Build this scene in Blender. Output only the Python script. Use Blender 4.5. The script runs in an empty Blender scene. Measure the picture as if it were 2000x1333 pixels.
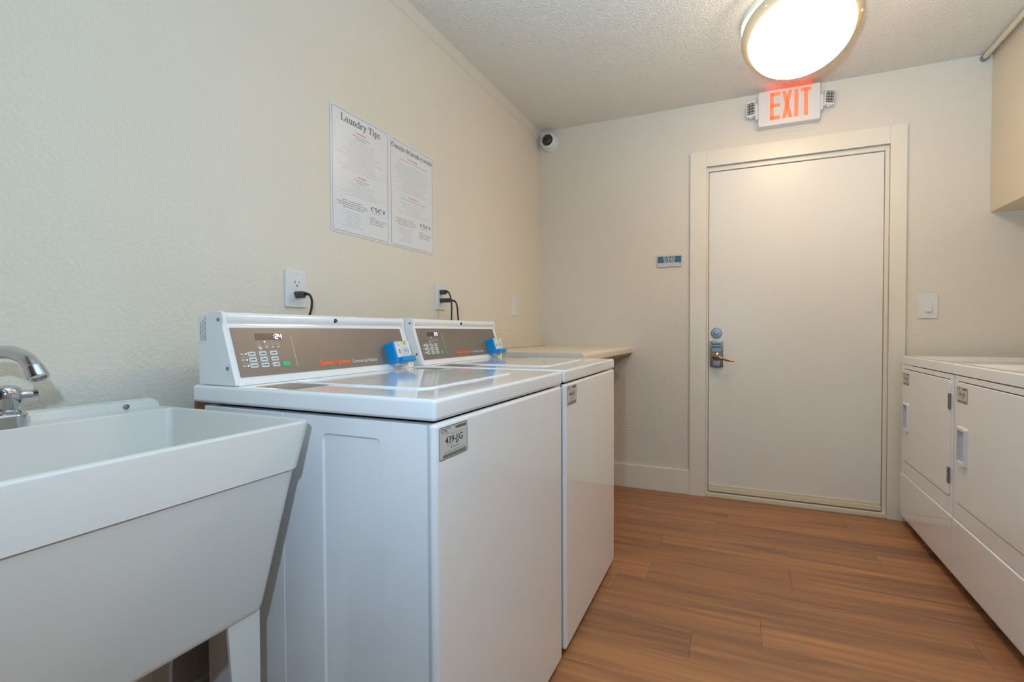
import bpy, bmesh, math, random
from mathutils import Vector, Matrix
random.seed(7)
S = bpy.context.scene
C = S.collection

# ------------------------------------------------------------------ camera, light, exposure
H_ROOM = 2.4785
F_PX, YAW, PITCH, ROLL = 912.56, 0.38308, -0.0190, -0.00232
CAM = Vector((1.3518, 0.0, 1.0493))
cy, sy, cp, sp = math.cos(YAW), math.sin(YAW), math.cos(PITCH), math.sin(PITCH)
FW = Vector((-sy * cp, cy * cp, sp))
R0 = Vector((cy, sy, 0)); U0 = R0.cross(FW)
cr_, sr_ = math.cos(ROLL), math.sin(ROLL)
RT = cr_ * R0 + sr_ * U0; UP = -sr_ * R0 + cr_ * U0
def cam_matrix(loc, r, u, f):
    m = Matrix((r, u, -f)).transposed().to_4x4(); m.translation = loc
    return m
cd = bpy.data.cameras.new('camera'); cam = bpy.data.objects.new('camera', cd); C.objects.link(cam)
cd.sensor_width = 36; cd.lens = F_PX * 36 / 2000; cd.shift_x = -80.4 / 2000; cd.shift_y = -0.0005
cd.clip_start = 0.02
cam.matrix_world = cam_matrix(CAM, RT, UP, FW)
S.camera = cam

w = bpy.data.worlds.new('daylight'); S.world = w; w.use_nodes = True
w.node_tree.nodes['Background'].inputs[0].default_value = (0.62, 0.80, 1.0, 1)
w.node_tree.nodes['Background'].inputs[1].default_value = 0.05

fl = bpy.data.lights.new('camera_flash', 'AREA'); fl.shape = 'DISK'; fl.size = 0.03
fl.energy = 7.4; fl.color = (0.56, 0.77, 1.0)
flo = bpy.data.objects.new('camera_flash', fl); C.objects.link(flo)
flo.matrix_world = cam_matrix(Vector((1.20, -0.02, 1.24)), RT, UP, FW)
# second flash head beside the camera, turned up at the ceiling
bl = bpy.data.lights.new('bounce_flash', 'SPOT'); bl.spot_size = math.radians(134); bl.spot_blend = 1.0; bl.shadow_soft_size = 0.06
bl.energy = 300; bl.color = (0.46, 0.73, 1.0)
blo = bpy.data.objects.new('bounce_flash', bl); C.objects.link(blo); blo.location = (1.22, -0.03, 1.27)
blo.rotation_euler = (Vector((1.6, 0.5, H_ROOM)) - blo.location).to_track_quat('-Z', 'Y').to_euler()
LAMP_STRENGTH = 28.0
SHADE_FILL_STRENGTH = 2.2
LAMP_COLOR = (1.0, 0.72, 0.46)

S.view_settings.view_transform = 'Standard'; S.view_settings.look = 'None'
S.view_settings.gamma = 1.0; S.view_settings.use_curve_mapping = False
S.view_settings.exposure = 0.0
S.cycles.max_bounces = 10; S.cycles.diffuse_bounces = 6; S.cycles.glossy_bounces = 4

# ------------------------------------------------------------------ materials
def lin(c):
    f = lambda v: v / 12.92 if v <= 0.04045 else ((v + 0.055) / 1.055) ** 2.4
    return tuple(f(x / 255) for x in c) + (1,)
def mat(name, rgb, rough=0.5, metal=0.0, coat=0.0, emit=None, estr=0.0, spec=0.5, bump=None, mottle=0.0):
    m = bpy.data.materials.new(name); m.use_nodes = True
    nt = m.node_tree; b = nt.nodes['Principled BSDF']
    b.inputs['Base Color'].default_value = lin(rgb)
    b.inputs['Roughness'].default_value = rough; b.inputs['Metallic'].default_value = metal
    b.inputs['Coat Weight'].default_value = coat; b.inputs['Coat Roughness'].default_value = 0.06
    b.inputs['Specular IOR Level'].default_value = spec
    if emit: b.inputs['Emission Color'].default_value = emit + (1,) if len(emit) == 3 else emit; b.inputs['Emission Strength'].default_value = estr
    tc = nt.nodes.new('ShaderNodeTexCoord')
    n = nt.nodes.new('ShaderNodeTexNoise'); nt.links.new(tc.outputs['Object'], n.inputs['Vector'])
    n.inputs['Scale'].default_value = 6; n.inputs['Detail'].default_value = 3
    # a faint procedural unevenness of tone and gloss on every material
    mx = nt.nodes.new('ShaderNodeMixRGB'); mx.blend_type = 'MULTIPLY'; mx.inputs[1].default_value = lin(rgb)
    r = nt.nodes.new('ShaderNodeMapRange'); nt.links.new(n.outputs[0], r.inputs[0])
    a = max(mottle, 0.02); r.inputs[3].default_value = 1 - a; r.inputs[4].default_value = 1 + a * 0.6
    cc = nt.nodes.new('ShaderNodeCombineColor')
    for i in range(3): nt.links.new(r.outputs[0], cc.inputs[i])
    nt.links.new(cc.outputs[0], mx.inputs[2]); mx.inputs[0].default_value = 1
    nt.links.new(mx.outputs[0], b.inputs['Base Color'])
    if bump:
        bn = nt.nodes.new('ShaderNodeBump'); bn.inputs['Strength'].default_value = bump[1]; bn.inputs['Distance'].default_value = bump[2]
        n2 = nt.nodes.new('ShaderNodeTexNoise'); n2.inputs['Scale'].default_value = bump[0]; n2.inputs['Detail'].default_value = 2.5
        n2.inputs['Roughness'].default_value = 0.55
        nt.links.new(tc.outputs['Object'], n2.inputs['Vector'])
        ramp = nt.nodes.new('ShaderNodeValToRGB'); nt.links.new(n2.outputs[0], ramp.inputs[0])
        ramp.color_ramp.elements[0].position = bump[3]; ramp.color_ramp.elements[1].position = bump[4]
        nt.links.new(ramp.outputs[0], bn.inputs['Height']); nt.links.new(bn.outputs[0], b.inputs['Normal'])
    return m
WALL = mat('wall_paint', (225, 218, 205), 0.55, bump=(95, 0.24, 0.004, 0.34, 0.68), mottle=0.012)
CEIL = mat('popcorn_ceiling', (238, 233, 222), 0.85, bump=(130, 0.6, 0.010, 0.36, 0.66))
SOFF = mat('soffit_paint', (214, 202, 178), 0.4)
TRIM = mat('trim_paint', (234, 228, 214), 0.32)
SWEEP = mat('cream_sweep', (226, 216, 190), 0.4)
DOOR = mat('door_paint', (233, 230, 222), 0.34)
ENAMEL = mat('white_enamel', (238, 239, 240), 0.10, coat=0.5)
PLASTW = mat('white_plastic', (226, 228, 228), 0.35)
TUBM = mat('tub_thermoplastic', (224, 221, 215), 0.38, mottle=0.02)
PLATE = mat('plate_plastic', (226, 227, 226), 0.22)
PAPER = mat('laminated_paper', (224, 226, 230), 0.28)
CHROME = mat('chrome', (205, 205, 208), 0.09, 1.0)
STEEL = mat('satin_steel', (150, 152, 156), 0.35, 1.0)
BRASS = mat('antique_nickel', (170, 150, 126), 0.2, 1.0)
DRUM = mat('lamp_pan', (240, 232, 214), 0.35)
SHADE = mat('lamp_shade_fill_glow', (240, 232, 214), 0.35, emit=LAMP_COLOR, estr=SHADE_FILL_STRENGTH)  # emission added to the shade side to brighten the ceiling around it
NICKEL = mat('lamp_ring', (206, 188, 152), 0.4)
BLACK = mat('black_rubber', (28, 28, 30), 0.45)
DARK = mat('dark_void', (12, 12, 12), 0.8)
GREYCORD = mat('grey_cord', (70, 70, 74), 0.4)
PANEL = mat('console_panel', (130, 120, 112), 0.38, 0.25)
DISPLAY = mat('display_window', (82, 70, 66), 0.2)
KEY = mat('membrane_key', (205, 214, 214), 0.4)
GREEN = mat('green_key', (0, 196, 120), 0.4)
ORANGE = mat('orange_ink', (244, 108, 52), 0.5)
WINK = mat('white_ink', (222, 220, 214), 0.5)
INK = mat('black_ink', (62, 58, 62), 0.5)
GREYINK = mat('grey_ink', (158, 158, 164), 0.5)
LIGHTINK = mat('light_grey_ink', (184, 186, 192), 0.5)
BLUEINK = mat('blue_border_ink', (92, 96, 120), 0.5)
REDINK = mat('red_ink', (232, 120, 112), 0.5)
TEAL = mat('teal_ink', (38, 160, 196), 0.5)
NAVY = mat('navy_ink', (72, 64, 98), 0.5)
SIGNBLUE = mat('sign_blue', (62, 112, 140), 0.35)
SIGNGREY = mat('sign_grey', (206, 206, 206), 0.3)
CYAN = mat('reader_blue', (0, 146, 218), 0.3)
YELLOW = mat('yellow_patch', (238, 222, 44), 0.4)
TAUPE = mat('taupe_patch', (180, 160, 146), 0.4)
ICON = mat('icon_blue', (140, 178, 218), 0.4)
LED = mat('violet_led', (200, 190, 255), 0.4, emit=(0.62, 0.5, 1.0), estr=2.2)
SEG = mat('segment_led', (235, 230, 255), 0.4, emit=(0.82, 0.76, 1.0), estr=1.6)
REDLED = mat('exit_red', (255, 96, 66), 0.4, emit=(1.0, 0.12, 0.055), estr=1.6)
STRIP = mat('exit_ceiling_glow', (255, 96, 70), 0.4, emit=(1.0, 0.10, 0.05), estr=1.3)  # added emitter on top of the sign, casts red onto the ceiling
LEDGRID = mat('reflector_grid', (96, 84, 82), 0.25)
SPARK = mat('reflector_cup', (235, 235, 240), 0.12, 0.6)
DIFF = mat('lamp_diffuser', (245, 240, 230), 0.4, emit=LAMP_COLOR, estr=LAMP_STRENGTH)
STICK = mat('tag_label', (200, 199, 192), 0.3)
TAGGREY = mat('tag_border', (120, 118, 112), 0.4)
BROWNLBL = mat('brown_label', (128, 112, 96), 0.4, mottle=0.2)
DOME = mat('camera_dome', (34, 30, 27), 0.05, coat=0.6)
WOOD = mat('brown_board', (134, 104, 74), 0.6, mottle=0.25)
POCKET = mat('pocket_shade_tint', (196, 198, 212), 0.3)  # darker, bluish copy of the pull plastic: shade of the recess in the colour

def counter_mat():
    m = mat('cream_laminate', (218, 207, 188), 0.3); nt = m.node_tree; b = nt.nodes['Principled BSDF']
    tc = nt.nodes.new('ShaderNodeTexCoord')
    n = nt.nodes.new('ShaderNodeTexNoise'); n.inputs['Scale'].default_value = 90; n.inputs['Detail'].default_value = 6
    nt.links.new(tc.outputs['Object'], n.inputs['Vector'])
    r = nt.nodes.new('ShaderNodeValToRGB'); nt.links.new(n.outputs[0], r.inputs[0])
    r.color_ramp.elements[0].position = 0.3; r.color_ramp.elements[0].color = lin((214, 203, 186))
    r.color_ramp.elements[1].position = 0.7; r.color_ramp.elements[1].color = lin((225, 215, 199))
    nt.links.new(r.outputs[0], b.inputs['Base Color']); return m
COUNTER = counter_mat()

def plank_mat():
    m = bpy.data.materials.new('vinyl_plank'); m.use_nodes = True
    nt = m.node_tree; b = nt.nodes['Principled BSDF']; L = nt.links.new
    tc = nt.nodes.new('ShaderNodeTexCoord'); oi = nt.nodes.new('ShaderNodeObjectInfo')
    sc = nt.nodes.new('ShaderNodeVectorMath'); sc.operation = 'MULTIPLY_ADD'
    off = nt.nodes.new('ShaderNodeVectorMath'); off.operation = 'SCALE'; off.inputs[0].default_value = (31, 57, 13)
    L(oi.outputs['Random'], off.inputs['Scale'])
    sc.inputs[1].default_value = (1.3, 24, 24); L(tc.outputs['Object'], sc.inputs[0]); L(off.outputs[0], sc.inputs[2])
    n = nt.nodes.new('ShaderNodeTexNoise'); n.inputs['Scale'].default_value = 1.0; n.inputs['Detail'].default_value = 5; n.inputs['Distortion'].default_value = 0.9
    L(sc.outputs[0], n.inputs['Vector'])
    r = nt.nodes.new('ShaderNodeValToRGB'); L(n.outputs[0], r.inputs[0]); e = r.color_ramp.elements
    e[0].position = 0.22; e[0].color = lin((108, 80, 58)); e[1].position = 0.80; e[1].color = lin((196, 140, 84))
    k = e.new(0.40); k.color = lin((144, 101, 72)); k = e.new(0.56); k.color = lin((166, 115, 77)); k = e.new(0.66); k.color = lin((172, 121, 78))
    sc2 = nt.nodes.new('ShaderNodeVectorMath'); sc2.operation = 'MULTIPLY_ADD'; sc2.inputs[1].default_value = (7, 160, 160)
    L(tc.outputs['Object'], sc2.inputs[0]); L(off.outputs[0], sc2.inputs[2])
    n2 = nt.nodes.new('ShaderNodeTexNoise'); n2.inputs['Scale'].default_value = 1; n2.inputs['Detail'].default_value = 3; L(sc2.outputs[0], n2.inputs['Vector'])
    hs = nt.nodes.new('ShaderNodeHueSaturation'); L(r.outputs[0], hs.inputs['Color'])
    mr = nt.nodes.new('ShaderNodeMapRange'); L(oi.outputs['Random'], mr.inputs[0]); mr.inputs[3].default_value = 0.90; mr.inputs[4].default_value = 1.10
    ml = nt.nodes.new('ShaderNodeMath'); ml.operation = 'MULTIPLY'
    mr2 = nt.nodes.new('ShaderNodeMapRange'); L(n2.outputs[0], mr2.inputs[0]); mr2.inputs[3].default_value = 0.86; mr2.inputs[4].default_value = 1.14
    L(mr.outputs[0], ml.inputs[0]); L(mr2.outputs[0], ml.inputs[1]); L(ml.outputs[0], hs.inputs['Value'])
    L(hs.outputs[0], b.inputs['Base Color']); b.inputs['Roughness'].default_value = 0.42
    bn = nt.nodes.new('ShaderNodeBump'); bn.inputs['Strength'].default_value = 0.12; bn.inputs['Distance'].default_value = 0.001
    L(n2.outputs[0], bn.inputs['Height']); L(bn.outputs[0], b.inputs['Normal'])
    return m
PLANK = plank_mat()

# ------------------------------------------------------------------ helpers
WL = {}
def loc_of(o):
    return WL.get(o.name, Vector((0, 0, 0)))
def obj(name, bm, m, parent=None, label=None, kind=None, smooth=True, origin=None):
    """link the bmesh (world coordinates) as ONE mesh object; children sit in their thing's frame"""
    base = loc_of(parent) if parent else (Vector(origin) if origin else Vector((0, 0, 0)))
    bmesh.ops.recalc_face_normals(bm, faces=bm.faces)
    for v in bm.verts: v.co -= base
    me = bpy.data.meshes.new(name); bm.to_mesh(me); bm.free()
    me.materials.append(m)
    if smooth:
        me.shade_smooth(); me.set_sharp_from_angle(angle=math.radians(38))
    o = bpy.data.objects.new(name, me); C.objects.link(o)
    if parent: o.parent = parent; WL[o.name] = base
    else: o.location = base; WL[o.name] = base
    if smooth:
        wn = o.modifiers.new('weighted', 'WEIGHTED_NORMAL'); wn.keep_sharp = True
    if label: o['label'] = label
    if kind: o['kind'] = kind
    return o
def thing(name, label, cat, loc, group=None):
    o = bpy.data.objects.new(name, None); C.objects.link(o); o.location = loc
    WL[o.name] = Vector(loc); o.empty_display_size = 0.05
    o['label'] = label; o['category'] = cat
    if group: o['group'] = group
    return o
def B(): return bmesh.new()
def bevel_all(bm, w, seg=2, geom=None):
    if w > 0:
        es = [e for e in (geom or bm.edges) if e.is_valid and len(e.link_faces) == 2 and e.calc_face_angle(0) > 0.5]
        bmesh.ops.bevel(bm, geom=es, offset=w, segments=seg, profile=0.5, affect='EDGES', clamp_overlap=True)
def box(bm, x0, x1, y0, y1, z0, z1, bev=0.0, seg=2):
    t = B()
    vs = [t.verts.new((x, y, z)) for x in (x0, x1) for y in (y0, y1) for z in (z0, z1)]
    for f in ((0, 1, 3, 2), (4, 6, 7, 5), (0, 4, 5, 1), (2, 3, 7, 6), (0, 2, 6, 4), (1, 5, 7, 3)):
        t.faces.new([vs[i] for i in f])
    bmesh.ops.recalc_face_normals(t, faces=t.faces)
    bevel_all(t, bev, seg); merge(bm, t); return bm
def merge(bm, t):
    me = bpy.data.meshes.new('tmp'); t.to_mesh(me); t.free(); bm.from_mesh(me); bpy.data.meshes.remove(me)
class Plane:
    def __init__(s, O, U, V):
        s.O = Vector(O); s.U = Vector(U).normalized(); s.V = Vector(V).normalized(); s.N = s.U.cross(s.V)
    def __call__(s, u, v, h=0.0): return s.O + s.U * u + s.V * v + s.N * h
def rrect(u0, u1, v0, v1, r, k=4):
    out = []
    for cx, cz, a0 in ((u1 - r, v1 - r, 0), (u0 + r, v1 - r, 90), (u0 + r, v0 + r, 180), (u1 - r, v0 + r, 270)):
        for i in range(k + 1):
            a = math.radians(a0 + 90 * i / k); out.append((cx + r * math.cos(a), cz + r * math.sin(a)))
    return out
def corners(u0, u1, v0, v1, k=4):
    out = []
    for c in ((u1, v1), (u0, v1), (u0, v0), (u1, v0)): out += [c] * (k + 1)
    return out
def loop(bm, pts): 
    vs = []; 
    for p in pts:
        p = Vector(p)
        if vs and (vs[-1].co - p).length < 1e-7: vs.append(vs[-1])
        else: vs.append(bm.verts.new(p))
    return vs
def bridge(bm, a, b):
    n = len(a)
    for i in range(n):
        q = [a[i], a[(i + 1) % n], b[(i + 1) % n], b[i]]; u = []
        for v in q:
            if v not in u: u.append(v)
        if len(u) >= 3:
            try: bm.faces.new(u)
            except ValueError: pass
def cap(bm, a):
    u = []
    for v in a:
        if v not in u: u.append(v)
    bm.faces.new(u)
def slab(bm, pl, pts, h0, h1, bev=0.0, seg=2):
    """a prism on a plane from an outline"""
    t = B(); a = loop(t, [pl(u, v, h0) for u, v in pts]); b = loop(t, [pl(u, v, h1) for u, v in pts])
    bridge(t, a, b); cap(t, a); cap(t, b); bmesh.ops.recalc_face_normals(t, faces=t.faces)
    if bev:
        top = set(b); es = [e for e in t.edges if e.verts[0] in top and e.verts[1] in top]
        bmesh.ops.bevel(t, geom=es, offset=bev, segments=seg, profile=0.5, affect='EDGES', clamp_overlap=True)
    merge(bm, t); return bm
def rect(bm, pl, u0, u1, v0, v1, h, th=0.0003):
    return slab(bm, pl, [(u0, v0), (u1, v0), (u1, v1), (u0, v1)], h, h + th)
def cyl(bm, p0, p1, r0, r1=None, n=20, caps=True):
    p0 = Vector(p0); p1 = Vector(p1); r1 = r0 if r1 is None else r1
    d = (p1 - p0).normalized(); a = d.orthogonal().normalized(); b = d.cross(a)
    ring = lambda p, r: [bm.verts.new(p + (a * math.cos(2 * math.pi * i / n) + b * math.sin(2 * math.pi * i / n)) * r) for i in range(n)]
    A, Q = ring(p0, r0), ring(p1, r1); bridge(bm, A, Q)
    if caps: bm.faces.new(A); bm.faces.new(Q)
    return bm
def lathe(bm, pts, axis_o, axis_d, n=28):
    """pts: (radius, height along axis)"""
    o = Vector(axis_o); d = Vector(axis_d).normalized(); a = d.orthogonal().normalized(); b = d.cross(a); prev = None
    for r, h in pts:
        if r < 1e-6: cur = [bm.verts.new(o + d * h)] * n
        else: cur = [bm.verts.new(o + d * h + (a * math.cos(2 * math.pi * i / n) + b * math.sin(2 * math.pi * i / n)) * r) for i in range(n)]
        if prev: bridge(bm, prev, cur)
        prev = cur
    return bm
def tube(bm, pts, rad, n=12, sub=6, closed_ends=True):
    P = [Vector(p) for p in pts]; R = rad if isinstance(rad, (list, tuple)) else [rad] * len(P)
    Q, RR = [], []
    for i in range(len(P) - 1):
        p0 = P[max(i - 1, 0)]; p1 = P[i]; p2 = P[i + 1]; p3 = P[min(i + 2, len(P) - 1)]
        for k in range(sub):
            t = k / sub
            Q.append(0.5 * ((2 * p1) + (p2 - p0) * t + (2 * p0 - 5 * p1 + 4 * p2 - p3) * t * t + (3 * p1 - p0 - 3 * p2 + p3) * t ** 3))
            RR.append(R[i] * (1 - t) + R[i + 1] * t)
    Q.append(P[-1]); RR.append(R[-1]); rings = []; nrm = None
    for i, q in enumerate(Q):
        d = (Q[min(i + 1, len(Q) - 1)] - Q[max(i - 1, 0)]).normalized()
        nrm = d.orthogonal().normalized() if nrm is None else (nrm - d * nrm.dot(d)).normalized()
        b = d.cross(nrm)
        rings.append([bm.verts.new(q + (nrm * math.cos(2 * math.pi * j / n) + b * math.sin(2 * math.pi * j / n)) * RR[i]) for j in range(n)])
    for i in range(len(rings) - 1): bridge(bm, rings[i], rings[i + 1])
    if closed_ends: bm.faces.new(rings[0]); bm.faces.new(rings[-1])
    return bm
# lettering -------------------------------------------------------
_tc = {}
def text_mesh(s, off=0.0):
    key = (s, off)
    if key not in _tc:
        cu = bpy.data.curves.new('t', 'FONT'); cu.body = s; cu.size = 1; cu.offset = off; cu.resolution_u = 3
        o = bpy.data.objects.new('t', cu); C.objects.link(o)
        dg = bpy.context.evaluated_depsgraph_get(); dg.update(); ev = o.evaluated_get(dg); me = ev.to_mesh()
        vs = [(v.co.x, v.co.y) for v in me.vertices]; fs = [tuple(p.vertices) for p in me.polygons]
        ev.to_mesh_clear(); bpy.data.objects.remove(o); bpy.data.curves.remove(cu)
        x0 = min(v[0] for v in vs); x1 = max(v[0] for v in vs); y1 = max(v[1] for v in vs)
        _tc[key] = ([(x - x0, y) for x, y in vs], fs, x1 - x0)
    return _tc[key]
def sans(bm, pl, s, u, v, width, height, h, off=0.0, cap_h=0.72):
    """Blender's own font squeezed to a width; height = capital height"""
    vs, fs, W = text_mesh(s, off); sx = width / W; sy_ = height / cap_h
    nv = [bm.verts.new(pl(u + x * sx, v + y * sy_, h)) for x, y in vs]
    for f in fs:
        try: bm.faces.new([nv[i] for i in f])
        except ValueError: pass
def _V(x, y0, y1, w=.11): return [[(x, y0), (x + w, y0), (x + w, y1), (x, y1)]]
def _H(x0, x1, y, h=.05): return [[(x0, y), (x1, y), (x1, y + h), (x0, y + h)]]
def _P(*p): return [list(p)]
def _R(cx, cy_, rx, ry, tv, th, a0, a1):
    n = max(3, int((a1 - a0) / 18)); out = []
    pt = lambda a, i: (cx + (rx - tv * i) * math.cos(math.radians(a)), cy_ + (ry - th * i) * math.sin(math.radians(a)))
    for k in range(n):
        a, b = a0 + (a1 - a0) * k / n, a0 + (a1 - a0) * (k + 1) / n
        if tv >= rx - 1e-6: out.append([pt(a, 0), pt(b, 0), (cx, cy_)])
        else: out.append([pt(a, 0), pt(b, 0), pt(b, 1), pt(a, 1)])
    return out
def _D(x, y, r=.06): return _R(x, y, r, r, r, r, 0, 360)
SERIF = {
 'L': (_V(.07, 0, .7) + _H(0, .5, 0) + _H(0, .26, .65) + _V(.45, .05, .22, .05), .58),
 'T': (_V(.25, 0, .7) + _H(.15, .46, 0) + _H(0, .61, .65) + _V(0, .48, .65, .05) + _V(.56, .48, .65, .05), .64),
 'C': (_R(.34, .35, .33, .36, .15, .09, 48, 312) + _V(.54, .45, .7, .07), .68),
 'S': (_R(.25, .51, .21, .2, .13, .10, 35, 270) + _R(.25, .19, .23, .2, .14, .10, -145, 90), .56),
 'B': (_V(.07, 0, .7) + _H(0, .3, 0) + _H(0, .3, .65) + _H(.15, .3, .34) + _R(.3, .52, .2, .18, .1, .05, -90, 90) + _R(.3, .19, .24, .19, .11, .05, -90, 90), .6),
 'O': (_R(.36, .35, .35, .36, .13, .05, 0, 360), .76),
 'I': (_V(.08, 0, .7, .12) + _H(0, .28, 0) + _H(0, .28, .65), .34),
 'E': (_V(.07, 0, .7) + _H(0, .5, 0) + _H(0, .48, .65) + _H(.15, .38, .33) + _V(.45, .05, .2, .05) + _V(.43, .5, .65, .05) + _V(.34, .25, .46, .04), .58),
 'R': (_V(.07, 0, .7) + _H(0, .26, 0) + _H(0, .3, .65) + _R(.3, .51, .21, .19, .1, .05, -90, 90) + _H(.15, .3, .32) + _P((.28, .34), (.41, .34), (.62, 0), (.48, 0)) + _H(.44, .68, 0), .7),
 'M': (_V(.06, 0, .7, .05) + _V(.62, 0, .7, .12) + _P((.04, .7), (.18, .7), (.44, 0), (.36, 0)) + _P((.64, .7), (.72, .7), (.44, 0), (.36, 0)) + _H(0, .17, 0) + _H(.54, .8, 0) + _H(0, .17, .65) + _H(.62, .8, .65), .86),
 'a': (_R(.2, .32, .18, .17, .1, .05, 0, 160) + _V(.28, .04, .33, .1) + _R(.2, .15, .18, .16, .1, .045, 55, 305) + _H(.3, .45, 0) + _D(.07, .36, .05), .46),
 'u': (_V(.06, .16, .48) + _H(0, .14, .43) + _V(.33, 0, .48) + _H(.26, .4, .43) + _H(.4, .5, 0) + _R(.24, .17, .18, .18, .1, .06, 180, 320), .53),
 'n': (_V(.06, 0, .48) + _H(0, .14, .43) + _H(0, .24, 0) + _R(.25, .3, .19, .2, .1, .06, 0, 140) + _V(.33, 0, .3) + _H(.27, .5, 0), .53),
 'd': (_R(.23, .24, .22, .25, .11, .05, 55, 305) + _V(.33, 0, .72) + _H(.25, .4, .67) + _H(.4, .5, 0), .53),
 'r': (_V(.06, 0, .48) + _H(0, .14, .43) + _H(0, .27, 0) + _R(.28, .28, .16, .2, .07, .06, 40, 150) + _D(.35, .4), .43),
 'y': (_P((.03, .46), (.16, .46), (.31, .1), (.22, .02)) + _P((.37, .46), (.43, .46), (.22, -.16), (.15, -.14)) + _H(0, .22, .43) + _H(.31, .5, .43) + _R(.12, -.1, .12, .12, .05, .06, 190, 330) + _D(.05, -.13, .05), .5),
 'i': (_V(.06, 0, .48) + _H(0, .14, .43) + _H(0, .24, 0) + _D(.115, .64, .07), .27),
 'p': (_V(.06, -.22, .48) + _H(0, .14, .43) + _H(0, .26, -.22) + _R(.27, .24, .22, .25, .11, .05, -125, 125), .53),
 's': (_R(.18, .36, .16, .13, .09, .06, 45, 270) + _R(.19, .13, .17, .145, .09, .06, -135, 90) + _V(.29, .33, .47, .04) + _V(.02, .02, .16, .04), .4),
 'o': (_R(.23, .24, .22, .26, .11, .05, 0, 360), .47),
 'e': (_R(.22, .24, .21, .26, .11, .05, 0, 315) + _H(.08, .42, .23, .045), .45),
 'j': (_V(.08, -.08, .48) + _H(0, .14, .43) + _D(.135, .64, .07) + _R(.05, -.08, .14, .14, .11, .06, 230, 360), .27),
 'l': (_V(.06, 0, .72) + _H(0, .14, .67) + _H(0, .24, 0), .27),
 'v': (_P((.03, .46), (.16, .46), (.28, .12), (.22, 0)) + _P((.37, .46), (.43, .46), (.27, 0), (.2, 0)) + _H(0, .22, .43) + _H(.31, .5, .43), .5),
 'c': (_R(.22, .24, .21, .26, .11, .05, 48, 312) + _D(.33, .38, .055), .42), ' ': ([], .26)}
def serif(bm, pl, s, u, v, width, cap_h, h):
    W = sum(SERIF[c][1] for c in s); sx = width / W; sv = cap_h / .7; x = 0
    for c in s:
        for poly in SERIF[c][0]:
            bm.faces.new([bm.verts.new(pl(u + (x + a) * sx, v + b * sv, h)) for a, b in poly])
        x += SERIF[c][1]
def bars(bm, pl, u0, u1, v, hgt, h, rnd, centre=True):
    """a line of unreadably small print: word-long dashes"""
    u = u0
    while u < u1 - 0.002:
        l = min(rnd.uniform(.004, .013), u1 - u); rect2(bm, pl, u, u + l, v, v + hgt, h); u += l + .0022
def rect2(bm, pl, u0, u1, v0, v1, h):
    bm.faces.new([bm.verts.new(pl(a, b, h)) for a, b in ((u0, v0), (u1, v0), (u1, v1), (u0, v1))])
def frame(bm, pl, u0, u1, v0, v1, r, t, h):
    a = loop(bm, [pl(x, y, h) for x, y in rrect(u0, u1, v0, v1, r, 3)])
    b = loop(bm, [pl(x, y, h) for x, y in rrect(u0 + t, u1 - t, v0 + t, v1 - t, max(r - t, .0003), 3)]); bridge(bm, a, b)

# ------------------------------------------------------------------ the room
D, H = 3.103, 2.4785
XR, YB = 2.95, -2.2
# floor of vinyl planks laid parallel to the door wall
bm = B(); box(bm, 0, XR, YB, D + .12, -.05, -.003)
floor = obj('floor', bm, WOOD, kind='structure')
PW, PL = 0.147, 1.22
row0 = 1.535 - PW * 26
pm = {}
fixed = {26: 1.199, 27: 1.42, 34: 1.283, 35: .66, 32: 1.935, 33: 2.45, 28: .86, 29: 2.2, 30: 1.55, 31: .98, 25: .62, 24: 1.9}
for k in range(38):
    ya = row0 + PW * k; yb = min(ya + PW, D + .1)
    if yb < YB: continue
    xj = fixed.get(k, random.uniform(0, PL)); xs = [xj + PL * i for i in range(-3, 4)]
    for a, b in zip(xs[:-1], xs[1:]):
        a, b = max(a, 0.0), min(b, XR)
        if b - a < .02: continue
        key = (round(b - a, 3), round(yb - ya, 3))
        if key not in pm:
            t = B(); g = .0004; box(t, -(b - a) / 2 + g, (b - a) / 2 - g, -(yb - ya) / 2 + g, (yb - ya) / 2 - g, -.003, 0, .0006, 1)
            me = bpy.data.meshes.new('plank'); t.to_mesh(me); t.free(); me.materials.append(PLANK); pm[key] = me
        o = bpy.data.objects.new('plank', pm[key]); C.objects.link(o); o.parent = floor; o.location = ((a + b) / 2, (ya + yb) / 2, 0)
bm = B(); box(bm, -.1, XR + .1, YB, D + .12, H, H + .1); obj('ceiling', bm, CEIL, kind='structure')
bm = B(); box(bm, -.12, 0, YB, D + .12, -.05, H); obj('wall_left', bm, WALL, kind='structure')
bm = B(); box(bm, XR, XR + .12, YB, D + .12, -.05, H); obj('wall_right', bm, WALL, kind='structure')
DX0, DX1, DZ = 1.145, 2.106, 2.078         # rough opening
bm = B()
box(bm, 0, DX0 - .012, D, D + .12, -.05, H); box(bm, DX1 + .012, XR, D, D + .12, -.05, H); box(bm, DX0 - .012, DX1 + .012, D, D + .12, DZ + .012, H)
obj('wall_far', bm, WALL, kind='structure')
# boxed soffit above the dryers
bm = B(); box(bm, 2.543, XR, 0.6, D, 1.662, H, .003, 2); obj('wall_soffit', bm, SOFF, kind='structure')
# door frame
def trim(n, *boxes, m=TRIM, bev=.003):
    bm = B()
    for b in boxes: box(bm, *b, bev, 2)
    return obj('trim_%d' % n, bm, m, kind='structure')
CO0, CO1, CZ = 1.046, 2.183, 2.176
trim(1, (CO0, DX0, D - .018, D, 0, CZ), (DX0 - .012, DX0, D - .012, D + .045, 0, DZ))
trim(2, (DX1, CO1, D - .018, D, 0, CZ), (DX1, DX1 + .012, D - .012, D + .045, 0, DZ))
trim(3, (DX0, DX1, D - .018, D, DZ, CZ), (DX0 - .01, DX1 + .01, D - .012, D + .045, DZ, DZ + .012))
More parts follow.
